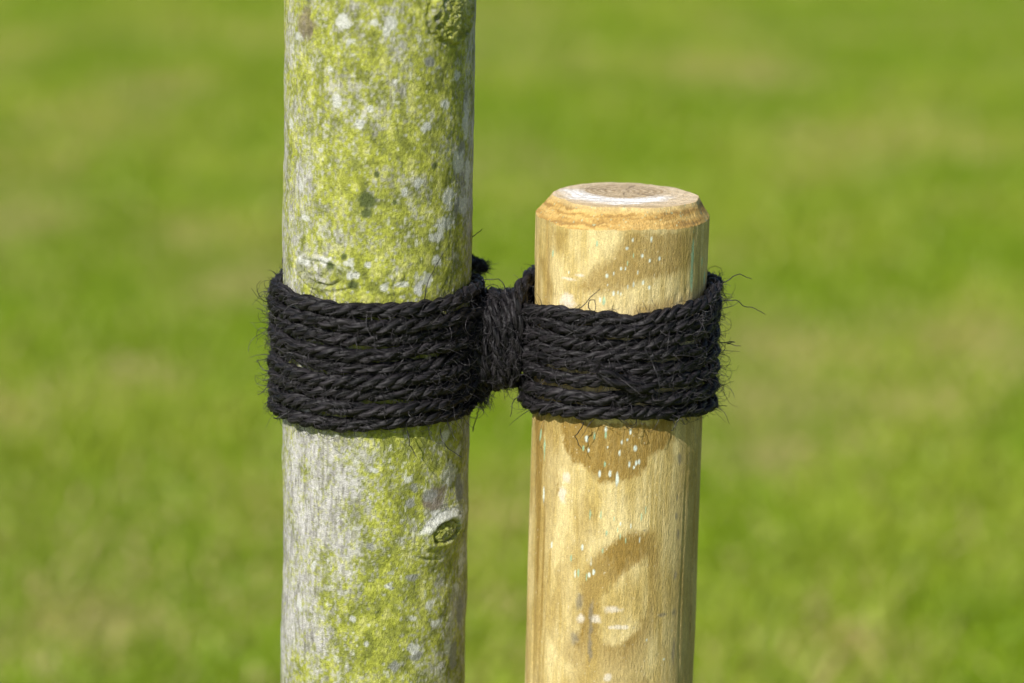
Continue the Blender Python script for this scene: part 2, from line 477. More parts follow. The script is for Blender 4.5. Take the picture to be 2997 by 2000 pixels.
me = mesh_np("trunk", Vf, [grid_faces(nr, nc), cap])
ct = trunk_color(T, Zm).reshape(-1, 3)
set_color(me, np.concatenate([ct, ct[-1:]]))
trunk = link("trunk", me, M_BARK, tree)


def scar_plug(k, scale, sink, lump, seed):
    """the dead wood inside a branch scar, a rough lens seated in the bark"""
    nrad, nang = 26, 72
    q = np.linspace(0.02, 1, nrad)[:, None]
    an = np.linspace(0, 2 * np.pi, nang, endpoint=False)[None, :]
    u, v = q * np.cos(an) * k[2] * scale, q * np.sin(an) * k[3] * scale
    c, s = math.cos(R_(k[4])), math.sin(R_(k[4]))
    uu, vv = u * c - v * s, u * s + v * c
    thd, zm = k[0] + np.degrees(uu / 54), k[1] + vv
    nz = fbm(uu / 2.4, vv / 2.4, seed, 3, seed)
    rg = 1 - np.abs(2 * vnoise(uu / 2.2 + 0.5 * vv, vv / 3.5, seed, seed + 1) - 1)
    ref = TR * 1000 + sink
    rr = ref + lump * (1 - q ** 2) + 2.4 * (nz - 0.5) + 1.3 * (rg - 0.6) - 2.5 * sstep(0.8, 1.0, q)
    t = np.radians(thd)
    V = np.stack([rr * np.sin(t), -rr * np.cos(t), zm - GROUND * 1000], -1) / 1000
    mid = V[0].mean(0)
    Vf = np.concatenate([V.reshape(-1, 3), [mid]])
    i = np.arange(nang)
    me = mesh_np("branch_scar", Vf, [grid_faces(nrad, nang)[:, ::-1], np.stack([i, np.full(nang, nrad * nang), np.roll(i, -1)], -1)[:, ::-1]])
    col = trunk_color(thd, zm)
    col = mixc(col, (0.34, 0.35, 0.10), 0.65 * sstep(0.35, 0.6, nz))
    col = mixc(col, (0.10, 0.10, 0.035), 0.45 * sstep(0.45, 0.2, rg))
    set_color(me, np.concatenate([col.reshape(-1, 3), [[0.2, 0.2, 0.06]]]))
    return link("branch_scar", me, M_BARK, trunk)


o = scar_plug(EYE, 0.82, 3.0, 1.5, 83); o["label"] = "eye shaped branch scar below the rope"
o = scar_plug(BURR, 0.90, 3.4, 0.9, 87); o["label"] = "rough round branch scar at the top of the trunk"


def tube(pts, rad, nseg=10, closed_end=True):
    P = np.asarray(pts, float)
    n = len(P)
    t = np.gradient(P, axis=0)
    t /= np.linalg.norm(t, axis=1, keepdims=True) + 1e-12
    ref = np.array((0.3, 0.9, 0.2))
    nn = np.cross(t, ref); nn /= np.linalg.norm(nn, axis=1, keepdims=True)
    bb = np.cross(t, nn)
    a = np.linspace(0, 2 * np.pi, nseg, endpoint=False)
    ring = np.cos(a)[None, :, None] * nn[:, None] + np.sin(a)[None, :, None] * bb[:, None]
    V = P[:, None] + ring * np.asarray(rad)[:, None, None]
    return V.reshape(-1, 3), grid_faces(n, nseg)


# limbs above the picture's upper edge
for k, (z0, az, ln, r0) in enumerate(((1.15, 40, 0.9, 0.016), (1.35, 160, 0.8, 0.015), (1.5, 280, 0.85, 0.014), (1.62, 95, 0.7, 0.012), (1.75, 220, 0.7, 0.012))):
    s = np.linspace(0, 1, 16)
    d = np.array((math.cos(R_(az)), math.sin(R_(az))))
    pts = np.stack([d[0] * ln * 0.75 * s + 0.01, d[1] * ln * 0.75 * s, z0 - GROUND + ln * (0.45 * s + 0.5 * s * s)], -1)
    V, F = tube(pts, r0 * (1 - 0.85 * s) + 0.001)
    me = mesh_np("limb", V, [F])
    set_color(me, np.broadcast_to(np.array((0.24, 0.24, 0.13)), (len(V), 3)))
    link("limb", me, M_BARK, tree)

# ------------------------------------------------------------------ wooden stake
DROPS = [(-11.3, 50.1, 1.0, 1.5), (-6.8, 51.6, 0.5, 1.2), (-2.4, 54.4, 0.5, 1.0), (0.6, 54.5, 0.5, 1.0), (8.6, 52.5, 0.5, 1.2), (22.8, 59.8, 0.7, 1.0), (16.2, 58.8, 0.5, 1.0), (11.1, 61.7, 1.0, 1.2), (1.1, 65.9, 1.2, 1.0), (4.6, 70.9, 0.5, 1.2), (16.9, 70.9, 0.5, 1.7), (6.0, 45.8, 0.8, 1.7), (12.2, 46.5, 0.8, 1.5), (16.4, 43.7, 0.8, 1.2), (2.4, 44.1, 0.5, 1.2), (-6.7, 40.4, 0.5, 1.5), (-3.9, 40.7, 0.5, 1.0), (-2.0, 40.0, 0.5, 1.0), (-15.4, 36.2, 0.8, 1.5), (-10.6, 44.9, 0.5, 0.7), (-9.3, -38.3, 1.0, 2.0), (-22.0, -44.9, 1.1, 1.7), (7.0, -39.5, 0.8, 2.0), (10.5, -49.2, 1.3, 2.0), (1.5, -45.6, 0.7, 1.2), (0.3, -52.2, 0.7, 2.0), (6.8, -58.3, 1.0, 2.2), (11.4, -57.9, 1.0, 1.7), (13.4, -57.2, 0.8, 1.7), (10.0, -60.4, 0.8, 1.2), (-12.5, -64.8, 1.0, 2.5), (-5.6, -64.2, 1.0, 2.2), (-0.9, -67.1, 1.2, 4.0), (-7.8, -48.9, 0.5, 0.5), (-58.2, -84.1, 0.9, 5.0), (-47.5, -112.1, 0.7, 2.0), (9.2, -94.9, 0.5, 1.5), (2.2, -93.8, 0.7, 1.2), (-22.9, -109.5, 0.8, 2.0), (-16.6, -117.1, 0.5, 2.5), (-14.7, -123.7, 1.0, 1.7), (-17.6, -125.1, 1.0, 1.5), (-27.5, -125.8, 0.6, 2.2), (15.4, -103.5, 0.5, 1.5), (22.6, -164.2, 0.8, 1.2), (37.0, -177.8, 0.9, 0.7), (-38.5, 49.6, 0.6, 0.7), (-20.5, -51.7, 0.7, 1.2), (5.1, -44.3, 0.6, 1.0)]
TEAL = [(-16.7, -42.4, 0.8, 2.0), (-24.2, -50.8, 0.8, 1.5), (-9.2, -41.6, 0.8, 2.2), (-9.2, -59.2, 0.5, 1.7), (-6.7, -99.3, 0.5, 2.0), (-19.3, -126.8, 0.5, 2.2), (-25.2, -125.5, 0.6, 2.2), (6.0, -103.7, 0.5, 1.5), (19.0, -86.1, 0.5, 2.0), (16.1, -90.0, 0.5, 2.2), (-10.8, -88.7, 0.5, 2.0), (-18.1, -89.3, 0.5, 2.5), (-1.9, -90.8, 0.4, 1.2), (-9.0, -109.8, 0.5, 1.2), (-30.7, -116.8, 0.6, 2.0), (50.8, 53.3, 1.6, 15.0), (51.2, 60.8, 1.2, 7.5), (71.8, 42.7, 1.6, 3.5), (64.9, 53.9, 1.2, 2.5), (-18.5, 67.7, 0.8, 1.5), (-57.4, -56.6, 0.9, 6.2), (-63.5, -50.1, 1.1, 3.7), (-53.8, 58.2, 0.8, 1.7), (2.5, -100.8, 0.4, 2.2), (0.6, -97.0, 0.4, 1.5), (5.4, 61.7, 0.5, 1.2), (-12.8, 35.8, 1.0, 2.2), (1.6, 57.5, 0.4, 1.2)]
PALE = [(-0.7, -144.9, 5.0, 2.0), (-22.8, -151.9, 2.7, 2.5), (-12.0, -151.3, 3.6, 2.0), (-39.3, -79.8, 2.6, 5.0), (-36.0, -69.9, 2.5, 2.5), (-2.8, -186.1, 2.2, 2.2), (-38.4, 45.9, 4.5, 0.7), (-30.1, 48.8, 2.9, 0.7), (-39.7, 33.2, 5.8, 3.5), (3.1, -155.6, 5.5, 1.2)]
SMUDGE = [(-15.6, -151.6, 1.3, 11.2), (-15.6, -169.8, 1.3, 7.5), (45.2, -150.6, 1.8, 2.2), (34.9, -150.4, 3.0, 1.2), (43.8, -81.2, 1.0, 1.7), (45.8, -176.0, 1.4, 6.5), (46.0, -103.4, 1.4, 3.0), (43.6, -92.6, 1.0, 2.0), (18.8, -98.0, 0.5, 0.5), (-23.8, -141.8, 2.2, 4.0), (-26.2, -164.5, 2.8, 3.5), (44.8, -128.1, 1.4, 2.5), (45.0, -57.8, 1.4, 3.5)]
GRAIN_BOWL = [(-42.8, -35.8), (-39.6, -50.6), (-30.9, -60.1), (-24.0, -58.2), (-19.5, -63.9), (-12.3, -68.4), (-2.0, -69.4), (7.7, -67.8), (14.5, -62.9), (19.1, -56.5), (26.4, -51.4), (38.8, -47.1), (39.7, -33.9)]
GRAIN_ARCH = [(-24.1, -132.6), (-15.5, -116.0), (-4.8, -105.7), (9.9, -98.3), (25.2, -99.8), (30.3, -110.2), (32.6, -131.4), (31.5, -152.3), (25.4, -167.4), (19.4, -193.3), (-31.7, -196.0), (-28.0, -168.7), (-23.3, -157.5)]
GRAIN_TONGUE = [(-10.2, -136.5), (-4.6, -130.9), (3.3, -124.7), (12.3, -117.9), (21.4, -115.6), (24.2, -130.4), (22.0, -148.6), (13.5, -158.5), (4.9, -165.7), (-6.9, -165.9), (-12.6, -151.1)]
GRAIN_TOP = [(-1.2, 76.0), (-2.2, 71.5), (-5.8, 63.7), (-16.9, 56.5), (-28.9, 44.2), (-31.4, 40.7), (-17.5, 39.0), (-2.6, 41.8), (10.0, 46.1), (28.6, 49.5), (56.0, 52.6), (54.4, 72.9)]
GRAIN_STREAK = [(-72.1, 53.3), (-63.3, 54.7), (-54.1, 43.6), (-50.9, 34.1), (-58.6, 32.8), (-65.1, 41.8)]
GRAIN_SMALL = [(7.1, 30.9), (11.0, 33.8), (22.8, 34.9), (36.2, 34.9), (36.7, 24.8), (7.2, 26.4)]
GRAIN_NOTCH = [(-52.5, 71.9), (-41.2, 72.9), (-43.7, 61.4), (-50.3, 60.5)]
GRAIN_SIDE = [(-73.7, -39.3), (-46.4, -33.8), (-43.3, -71.9), (-48.0, -98.8), (-49.9, -138.7), (-55.0, -174.5), (-56.9, -199.1)]


def stake_shape(T, Zm):
    th = np.radians(T)
    x, y = 50 * np.sin(th), -50 * np.cos(th)
    d = 1.2 * (fbm(x / 30, y / 30, Zm / 80, 2, 101) - 0.5) + 0.22 * (fbm(x / 2.0, y / 2.0, Zm / 45, 2, 103) - 0.5) + 0.10 * (vnoise(x / 1.2, y / 1.2, Zm / 3, 105) - 0.5)
    edge = sstep(45, 62, np.abs(T))
    d = d - 0.9 * edge * sstep(0.60, 0.78, vnoise(x / 2.4, y / 2.4, Zm / 120, 107))
    for t0, z0, su, sv, amp in ((40, 36, 9, 9, 0.9), (-42, 40, 8, 12, 0.6), (63, -56, 5, 22, 1.2), (-62, -50, 5, 22, 0.9)):
        u = np.radians(T - t0) * 50
        d = d + amp * np.exp(-(u / su) ** 2 - ((Zm - z0) / sv) ** 2) * 2 * (fbm(x / 4, y / 4, Zm / 9, 2, 109) - 0.4)
    return SR * 1000 + d


def stake_color(T, Zm):
    th = np.radians(T)
    x, y = 50 * np.sin(th), -50 * np.cos(th)
    sh = Zm.shape
    g1 = fbm(x / 1.4, y / 1.4, Zm / 40, 3, 111)
    g2 = fbm(x / 12, y / 12, Zm / 35, 3, 113)
    g3 = fbm(x / 0.9, y / 0.9, Zm / 1.6, 2, 115)
    c = mixc(np.broadcast_to(np.array((0.455, 0.335, 0.110)), sh + (3,)), (0.645, 0.522, 0.250), sstep(0.3, 0.68, 0.35 * g1 + 0.65 * g2))
    c = c * (0.88 + 0.24 * g3)[..., None]
    u = np.radians(T) * 50
    wu = u + 2.4 * (fbm(x / 5, y / 5, Zm / 8, 3, 117) - 0.5) * 2
    wz = Zm + 3.0 * (fbm(x / 4, y / 4, Zm / 5, 3, 119) - 0.5) * 2

    def region(poly, soft):
        P = [(math.radians(a) * 50, z) for a, z in poly]
        return sstep(-soft, soft, poly_sd(wu, wz, P) + 3.0 * (g3 - 0.5) + 2.4 * (g1 - 0.5))
    brown = np.array((0.265, 0.168, 0.036))
    m = 0.95 * region(GRAIN_BOWL, 2.0)
    arch = 0.85 * region(GRAIN_ARCH, 4.0) * (1 - 0.95 * region(GRAIN_TONGUE, 2.6)) * (0.45 + 0.55 * sstep(-190, -150, Zm)) * (1 - 0.5 * sstep(14, 30, T + 14 * (g2 - 0.5)) * sstep(-105, -135, Zm)) * (0.55 + 0.9 * g2)
    m = np.maximum(m, arch)
    m = np.maximum(m, 0.72 * region(GRAIN_TOP, 3.6) * sstep(68, 30, T))
    m = np.maximum(m, 0.6 * region(GRAIN_STREAK, 2.6))
    m = np.maximum(m, 0.55 * region(GRAIN_SMALL, 3.0))
    m = np.maximum(m, 0.5 * region(GRAIN_NOTCH, 2.2))
    m = np.maximum(m, 0.68 * region(GRAIN_SIDE, 1.8) * (0.6 + 0.8 * sstep(0.35, 0.65, vnoise(x / 2.6, y / 2.6, Zm / 140, 137))))
    low = sstep(-25, -40, Zm)
    flame = fbm(wu / 10 + 3, Zm / 26 + 0.02 * wu, 2, 3, 135)
    m = np.maximum(m, 0.55 * sstep(0.50, 0.64, flame) * sstep(-148, -172, Zm + 10 * (g2 - 0.5)) * sstep(40, 28, np.abs(T + 2)))
    m = np.maximum(m, 0.30 * sstep(0.56, 0.70, flame) * low)
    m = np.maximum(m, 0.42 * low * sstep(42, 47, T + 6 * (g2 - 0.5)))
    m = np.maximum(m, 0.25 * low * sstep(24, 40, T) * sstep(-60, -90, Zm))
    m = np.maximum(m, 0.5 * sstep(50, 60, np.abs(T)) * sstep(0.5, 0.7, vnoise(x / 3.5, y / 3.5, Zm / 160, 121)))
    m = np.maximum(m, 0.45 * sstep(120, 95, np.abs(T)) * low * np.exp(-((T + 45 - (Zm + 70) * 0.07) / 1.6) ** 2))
    m = m * (0.55 + 0.5 * g1 + 0.4 * g3)
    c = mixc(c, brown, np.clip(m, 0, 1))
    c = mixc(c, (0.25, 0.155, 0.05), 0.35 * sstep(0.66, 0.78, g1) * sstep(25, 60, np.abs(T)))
    c = mixc(c, (0.16, 0.145, 0.115), 0.65 * spot_mask(T, Zm, SMUDGE, 1.3, 123, 0.55))
    c = mixc(c, (0.70, 0.63, 0.53), 0.72 * spot_mask(T, Zm, PALE, 1.2, 125, 0.5))
    c = mixc(c, (0.27, 0.52, 0.36), 0.70 * spot_mask(T, Zm, [(a, z, w * 0.8, h) for a, z, w, h in TEAL], 1.1, 127, 0.4))
    c = mixc(c, (0.66, 0.76, 0.70), 0.85 * spot_mask(T, Zm, [(a, z, w * 0.78, h * 0.9) for a, z, w, h in DROPS], 1.0, 129, 0.35))
    fleck = vnoise(x / 0.8, y / 0.8, Zm / 1.0, 131)
    c = mixc(c, (0.75, 0.68, 0.5), 0.5 * sstep(0.93, 0.97, fleck))
    return c


M_WOOD = grain_material("pale_treated_pine", [(900.0, (1, 1, 0.25)), (1900.0, None)], [0.20, 0.30], 0.0006, 0.72, 0.3)
stake = bpy.data.objects.new("wooden_stake", None)
COL.objects.link(stake)
stake.location = (SX, 0, GROUND)
stake["label"] = "round pale yellow wooden stake with chamfered sawn top, tied right of the tree"
stake["category"] = "stake"
th_d = np.concatenate([np.arange(-100, 100, 0.62), np.arange(100, 260, 2.5)])
rimz = Z_RIM * 1000
zz = np.concatenate([np.arange(-1150, -225, 14.0), np.arange(-225, rimz - 0.2, 0.6), [rimz]])
T, Zm = np.meshgrid(th_d, zz)
T = (T + 180) % 360 - 180
rr = stake_shape(T, Zm)
rr = np.where(Zm < -980, rr * np.clip((Zm + 1160) / 180, 0.05, 1), rr)
nc = len(th_d)
tcol = np.radians(T[0])
# the torn lower edge of the chamfer
rim_off = 1.6 * (fbm(np.sin(tcol) * 3, np.cos(tcol) * 3, 0, 3, 141) - 0.5) - 1.6 * np.exp(-((T[0] + 38) / 16) ** 2) + 0.7 * (vnoise(np.sin(tcol) * 30, np.cos(tcol) * 30, 0, 143) - 0.5)
fade = sstep(rimz - 30, rimz, Zm)
Zs = Zm + fade * rim_off[None, :]
tt = np.radians(T)
V = np.stack([rr * np.sin(tt), -rr * np.cos(tt), Zs - GROUND * 1000], -1) / 1000
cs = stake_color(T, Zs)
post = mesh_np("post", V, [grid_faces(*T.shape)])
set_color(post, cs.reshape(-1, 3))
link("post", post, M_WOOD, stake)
# sawn end: chamfer and flat top in one piece
top_r = 41.4 + 6.5 * (fbm(np.sin(tcol) * 2, np.cos(tcol) * 2, 1, 3, 145) - 0.5) - 1.8 * np.exp(-((T[0] + 75) / 30) ** 2)
nch, ntp = 26, 84
rows, zrow, kind = [], [], []
rb, zb = rr[-1], Zs[-1]
for i in range(nch + 1):
    f = i / nch
    rows.append(rb * (1 - f) + top_r * f - 0.2 * math.sin(f * math.pi)); zrow.append((zb - 0.02) * (1 - f) + (Z_TOP * 1000) * f - 0.2 * math.sin(f * math.pi)); kind.append(f)
for i in range(1, ntp + 1):
    f = i / ntp
    rows.append(top_r * (1 - f) + 0.15 * f); zrow.append(np.full(nc, Z_TOP * 1000) + 0.0); kind.append(1 + f)
RR, ZZ = np.array(rows), np.array(zrow)
KK = np.array(kind)[:, None] * np.ones(nc)
TT = np.broadcast_to(tcol, RR.shape)
xx, yy = RR * np.sin(TT), -RR * np.cos(TT)
ch = (KK <= 1)
nz1 = fbm(xx / 1.6, yy / 1.6, ZZ / 1.6, 3, 147)
nz2 = fbm(xx / 6, yy / 6, ZZ / 6, 3, 149)
pr = np.sqrt((xx - 1.0) ** 2 + (yy - 14.0) ** 2) + 6.0 * (fbm(xx / 16, yy / 16, 0, 2, 151) - 0.5)
saw = fbm(xx / 22 + yy / 60, yy / 1.5 + 0.12 * xx / 1.5, 0, 2, 153)
ZZ = ZZ + np.where(ch, 0.9 * (nz1 - 0.5) * np.sin(np.pi * np.clip(KK, 0, 1)) + 1.0 * (nz2 - 0.5) * np.sin(np.pi * np.clip(KK, 0, 1)), 0.55 * (nz1 - 0.5) + 0.7 * (nz2 - 0.5) + 0.35 * (saw - 0.5))
ringw = 0.5 + 0.5 * np.sin(pr * 2 * np.pi / np.where(pr < 24, 3.6, 5.2) + 1.5 * nz2)
cc = mixc(np.broadcast_to(np.array((0.70, 0.56, 0.37)), RR.shape + (3,)), (0.92, 0.90, 0.86), sstep(21, 27, pr + 2 * (nz1 - 0.5)) * sstep(50, 40, pr + 10 * (nz2 - 0.5) + 0.30 * np.abs(xx + 8)) * sstep(14, -2, yy + 0.30 * xx + 6 * (nz1 - 0.5)))
cc = mixc(cc, (0.31, 0.21, 0.10), sstep(29, 20, pr + 6 * (nz1 - 0.5)) * (0.20 + 0.65 * ringw))
cc = mixc(cc, (0.44, 0.30, 0.14), 0.30 * sstep(0.6, 0.9, ringw) * sstep(20, 22, pr))
cc = mixc(cc, (0.20, 0.13, 0.07), 0.6 * sstep(0.60, 0.70, nz1) * sstep(29, 24, pr))
cc = mixc(cc, (0.55, 0.37, 0.15), 0.5 * sstep(46, 52, pr))
pa = np.arctan2(yy - 14.0, xx - 1.0)
crack = sstep(0.80, 0.86, vnoise(pa * 5.5, pr / 60, 0, 159)) * sstep(30, 20, pr) * sstep(2, 5, pr)
cc = mixc(cc, (0.11, 0.07, 0.035), 0.7 * crack)
cc = mixc(cc, (0.30, 0.21, 0.11), 0.45 * sstep(0.60, 0.72, saw))
f = np.clip(KK, 0, 1)
lay = fbm(xx / 30 + ZZ / 20, yy / 30, (ZZ - 0.10 * xx + 3 * nz2) / 1.6, 3, 155)
chc = mixc(mixc(np.broadcast_to(np.array((0.40, 0.235, 0.060)), RR.shape + (3,)), (0.56, 0.375, 0.125), sstep(0.35, 0.65, lay)), (0.24, 0.15, 0.055), 0.5 * sstep(0.42, 0.3, lay))
chc = mixc(chc, (0.62, 0.47, 0.22), sstep(0.70, 1.0, f) * 0.7)
chc = mixc(chc, (0.36, 0.52, 0.36), 0.6 * sstep(0.86, 0.92, vnoise(xx / 1.2, yy / 1.2, ZZ / 1.5, 157)))
cc = np.where(ch[..., None], chc, cc) * (0.85 + 0.3 * nz1)[..., None]
V = np.stack([xx, yy, ZZ - GROUND * 1000], -1) / 1000
n_r = RR.shape[0]
Vf = np.concatenate([V.reshape(-1, 3), [V[-1].mean(0)]])
last = (n_r - 1) * nc + np.arange(nc)
end = mesh_np("sawn_end", Vf, [grid_faces(n_r, nc), np.stack([last, np.roll(last, -1), np.full(nc, n_r * nc)], -1)])
set_color(end, np.concatenate([cc.reshape(-1, 3), cc[-1:, 0]]))
link("sawn_end", end, M_WOOD, stake, label="chamfered sawn top of the stake with growth rings")

# ------------------------------------------------------------------ black rope
M_ROPE, nt, b = new_mat("black_fibre")
at = node(nt, "ShaderNodeAttribute", attribute_name="tone")
cr = node(nt, "ShaderNodeValToRGB")
cr.color_ramp.elements[0].color = (0.0020, 0.0020, 0.0024, 1)
cr.color_ramp.elements[1].color = (0.044, 0.038, 0.042, 1)
nt.links.new(at.outputs["Fac"], cr.inputs[0])
nt.links.new(cr.outputs[0], b.inputs["Base Color"])
b.inputs["Roughness"].default_value = 0.55
b.inputs["Specular IOR Level"].default_value = 0.20

M_FIBRE = M_ROPE.copy()
M_FIBRE.name = "black_loose_fibre"
_fb = M_FIBRE.node_tree.nodes["Principled BSDF"]
_fb.inputs["Roughness"].default_value = 0.38
_fb.inputs["Specular IOR Level"].default_value = 0.45

rope = bpy.data.objects.new("rope_tie", None)
COL.objects.link(rope)
rope.location = (-0.0075, 0, 0)
rope["label"] = "black frayed fibre rope wound round the trunk and the stake and bound between them"
rope["category"] = "rope"
RL = np.array(rope.location)
rrng = np.random.default_rng(19)
SURF = []                                     # (points, outward normals, tangents) where loose fibres grow


def resample(P, step):
    P = np.asarray(P, float)
    s = np.concatenate([[0], np.cumsum(np.linalg.norm(np.diff(P, axis=0), axis=1))])
    n = max(4, int(s[-1] / step))
    q = np.linspace(0, s[-1], n)
    return np.stack([np.interp(q, s, P[:, k]) for k in range(3)], -1)


def smooth(P, k):
    w = np.hanning(2 * k + 3)[1:-1]; w /= w.sum()
    Q = np.concatenate([np.repeat(P[:1], k, 0), P, np.repeat(P[-1:], k, 0)])
    out = np.stack([np.convolve(Q[:, i], w, 'valid') for i in range(3)], -1)
    out[0], out[-1] = P[0], P[-1]
    return out


def frames(P):
    t = np.gradient(P, axis=0)
    t /= np.linalg.norm(t, axis=1, keepdims=True) + 1e-12
    n = np.empty_like(t)
    v = np.cross(t[0], (0.13, 0.21, 0.97)); v /= np.linalg.norm(v)
    for i in range(len(t)):
        v = v - t[i] * v.dot(t[i]); v /= np.linalg.norm(v)
        n[i] = v
    return t, n, np.cross(t, n)


NA = 20


def rope_piece(name, path, R=0.0045, lay=0.031, tight=1.0, label=None, fray_ends=False):
    """a length of three-strand rope: the part is an Empty, its strands are the meshes"""
    P = resample(path, 0.00125)
    t, n, bn = frames(P)
    s = np.arange(len(P)) * 0.00125
    seed = int(rrng.integers(1, 9999))
    ph = rrng.random() * 2 * np.pi + 1.7 * (vnoise(s / 0.025, 0, 0, seed) - 0.5) * 2 - 2 * np.pi * s / lay
    part = bpy.data.objects.new(name, None)
    COL.objects.link(part); part.parent = rope
    if label:
        part["label"] = label
    for k in range(3):
        a = ph + 2 * np.pi * k / 3
        rad = np.cos(a)[:, None] * n + np.sin(a)[:, None] * bn
        off = R * 0.53 * (1 + 0.5 * (vnoise(s / 0.012, k, 1, seed + 1) - 0.5))
        Cc = P + rad * off[:, None]
        ts = np.gradient(Cc, axis=0); ts /= np.linalg.norm(ts, axis=1, keepdims=True)
        n1 = rad - ts * np.sum(rad * ts, 1, keepdims=True); n1 /= np.linalg.norm(n1, axis=1, keepdims=True)
        b1 = np.cross(ts, n1)
        j = np.arange(NA)
        psi = 2 * np.pi * j[None, :] / NA + (2 * np.pi * s / (lay * 0.62))[:, None]
        rs = R * 0.515 * (1 + 0.34 * (vnoise(s / 0.010, k, 2, seed + 2) - 0.5))
        col = rrng.random(NA)
        strk = vnoise(s[:, None] / 0.008, j[None, :] * 1.37, k, seed + 3)
        rj = rs[:, None] * (1 + 0.30 * (col[None, :] - 0.5) + 0.42 * (strk - 0.5))
        if fray_ends:
            rj = rj * (0.55 + 0.45 * sstep(0, 0.006, s)[:, None])
        ring = np.cos(psi)[..., None] * n1[:, None] + np.sin(psi)[..., None] * b1[:, None]
        V = Cc[:, None] + ring * rj[..., None]
        tone = np.clip(0.20 + 0.45 * (rrng.random(NA)[None, :] - 0.5) + 0.7 * (strk - 0.5) + 0.5 * (vnoise(s[:, None] / 0.003, j[None, :] * 1.9, k, seed + 4) - 0.5), 0, 1)
        m_ = len(P)
        caps = [np.arange(NA)[None, ::-1], ((m_ - 1) * NA + np.arange(NA))[None, :]]
        me = mesh_np("strand", V.reshape(-1, 3) - RL, [grid_faces(m_, NA)] + caps)
        set_float(me, tone, "tone")
        link("strand", me, M_ROPE, part)
        SURF.append((V[::3].reshape(-1, 3), ring[::3].reshape(-1, 3), np.repeat(t[::3], NA, 0)))
    return part


def loop_path(cx, R, z_of, pinch, wob_seed, full, right, rad_wob=0.0011):
    """plan view: round the post, and (unless full) drawn to a point in the gap; angle 0 faces the camera, 90 degrees is to the right"""
    sgn = 1 if right else -1
    pts = []
    if full:
        start = 135 if right else -135
        ang = np.linspace(start, start - 360 * sgn, 240)
        for a in ang:
            pts.append((a, None))
    else:
        qx, qyf, qyb = (pinch[0] - cx) * sgn, pinch[1], pinch[2]
        df, db = math.hypot(qx, qyf), math.hypot(qx, qyb)
        af = math.degrees(math.atan2(qx, -qyf)) - math.degrees(math.acos(min(0.999, R / df)))
        ab = math.degrees(math.atan2(qx, -qyb)) + math.degrees(math.acos(min(0.999, R / db)))
        for a in np.linspace(af, ab - 360, 220):
            pts.append((a * sgn, None))
    A = np.array([p[0] for p in pts])
    r = R + rad_wob * 2 * (vnoise(A / 25.0, wob_seed, 0, 201) - 0.35) + 0.0004 * (vnoise(A / 7.0, wob_seed, 0, 203) - 0.5)
    th = np.radians(A)
    z = z_of(A) + 0.0034 * (vnoise(A / 30.0, wob_seed, 5, 205) - 0.5) + 0.0016 * (vnoise(A / 11.0, wob_seed, 9, 207) - 0.5)
    P = np.stack([cx + r * np.sin(th), -r * np.cos(th), z], -1)
    if not full:
        pf = np.array([[pinch[0], pinch[1], pinch[3]]])
        pb = np.array([[pinch[0], pinch[2], pinch[3]]])
        gap = np.array([[0.011 * sgn, 0, 0]])
        P = np.concatenate([pf + gap, pf, P, pb, pb + gap])
    return smooth(resample(P, 0.0012), 5)


def z_profile(front, inner, outer, back, right):
    """heights at the front, at the side by the gap, at the far side and behind"""
    xs = [-270, -180, -90, 0, 90, 180, 270]
    ys = [inner, back, outer, front, inner, back, outer] if right else [outer, back, inner, front, outer, back, inner]

    def f(A):
        w = np.interp(A, xs, ys)
        for _ in range(2):
            w = np.convolve(np.pad(w, 6, mode='edge'), np.ones(13) / 13, 'valid')
        return w
    return f


mm = 0.001
T_FRONT = [29.9, 21.3, 12.2, 5.0, -2.6, -10.6, -18.9, -27.4, -35.9]
T_OUTER = [31.0, 22.4, 13.8, 5.2, -3.6, -12.4, -21.2, -29.8, -38.6]
T_INNER = [33.5, 22.5, 14.5, 6.8, -1.4, -9.6, -17.0, -24.0, -33.0]
T_PINCH = [None, 20.5, 15.0, 9.5, 4.0, -1.5, -7.5, -14.5, None]
for i in range(9):
    full = T_PINCH[i] is None
    r_rope = (0.0041, 0.0041, 0.0040, 0.0038, 0.0038, 0.0041, 0.0040, 0.0041, 0.0040)[i]
    Rp = TR - 0.0003 + r_rope * 0.93 + (0.0002, 0.0009, 0.0, 0.0014, 0.0002, 0.0011, 0.0004, 0.0009, 0.0)[i]
    yd = (0.0, 0.0105, 0.006, 0.0115, 0.007, 0.011, 0.006, 0.0105, 0.0)[i]
    pinch = None if full else (-0.0170, -yd, yd, T_PINCH[i] * mm)
    zf = z_profile(T_FRONT[i] * mm, T_INNER[i] * mm, T_OUTER[i] * mm, T_OUTER[i] * mm, True)
    rope_piece("trunk_coil", loop_path(TX, Rp, zf, pinch, i * 3.7 + 1, full, True), r_rope, 0.023 + 0.009 * rrng.random())

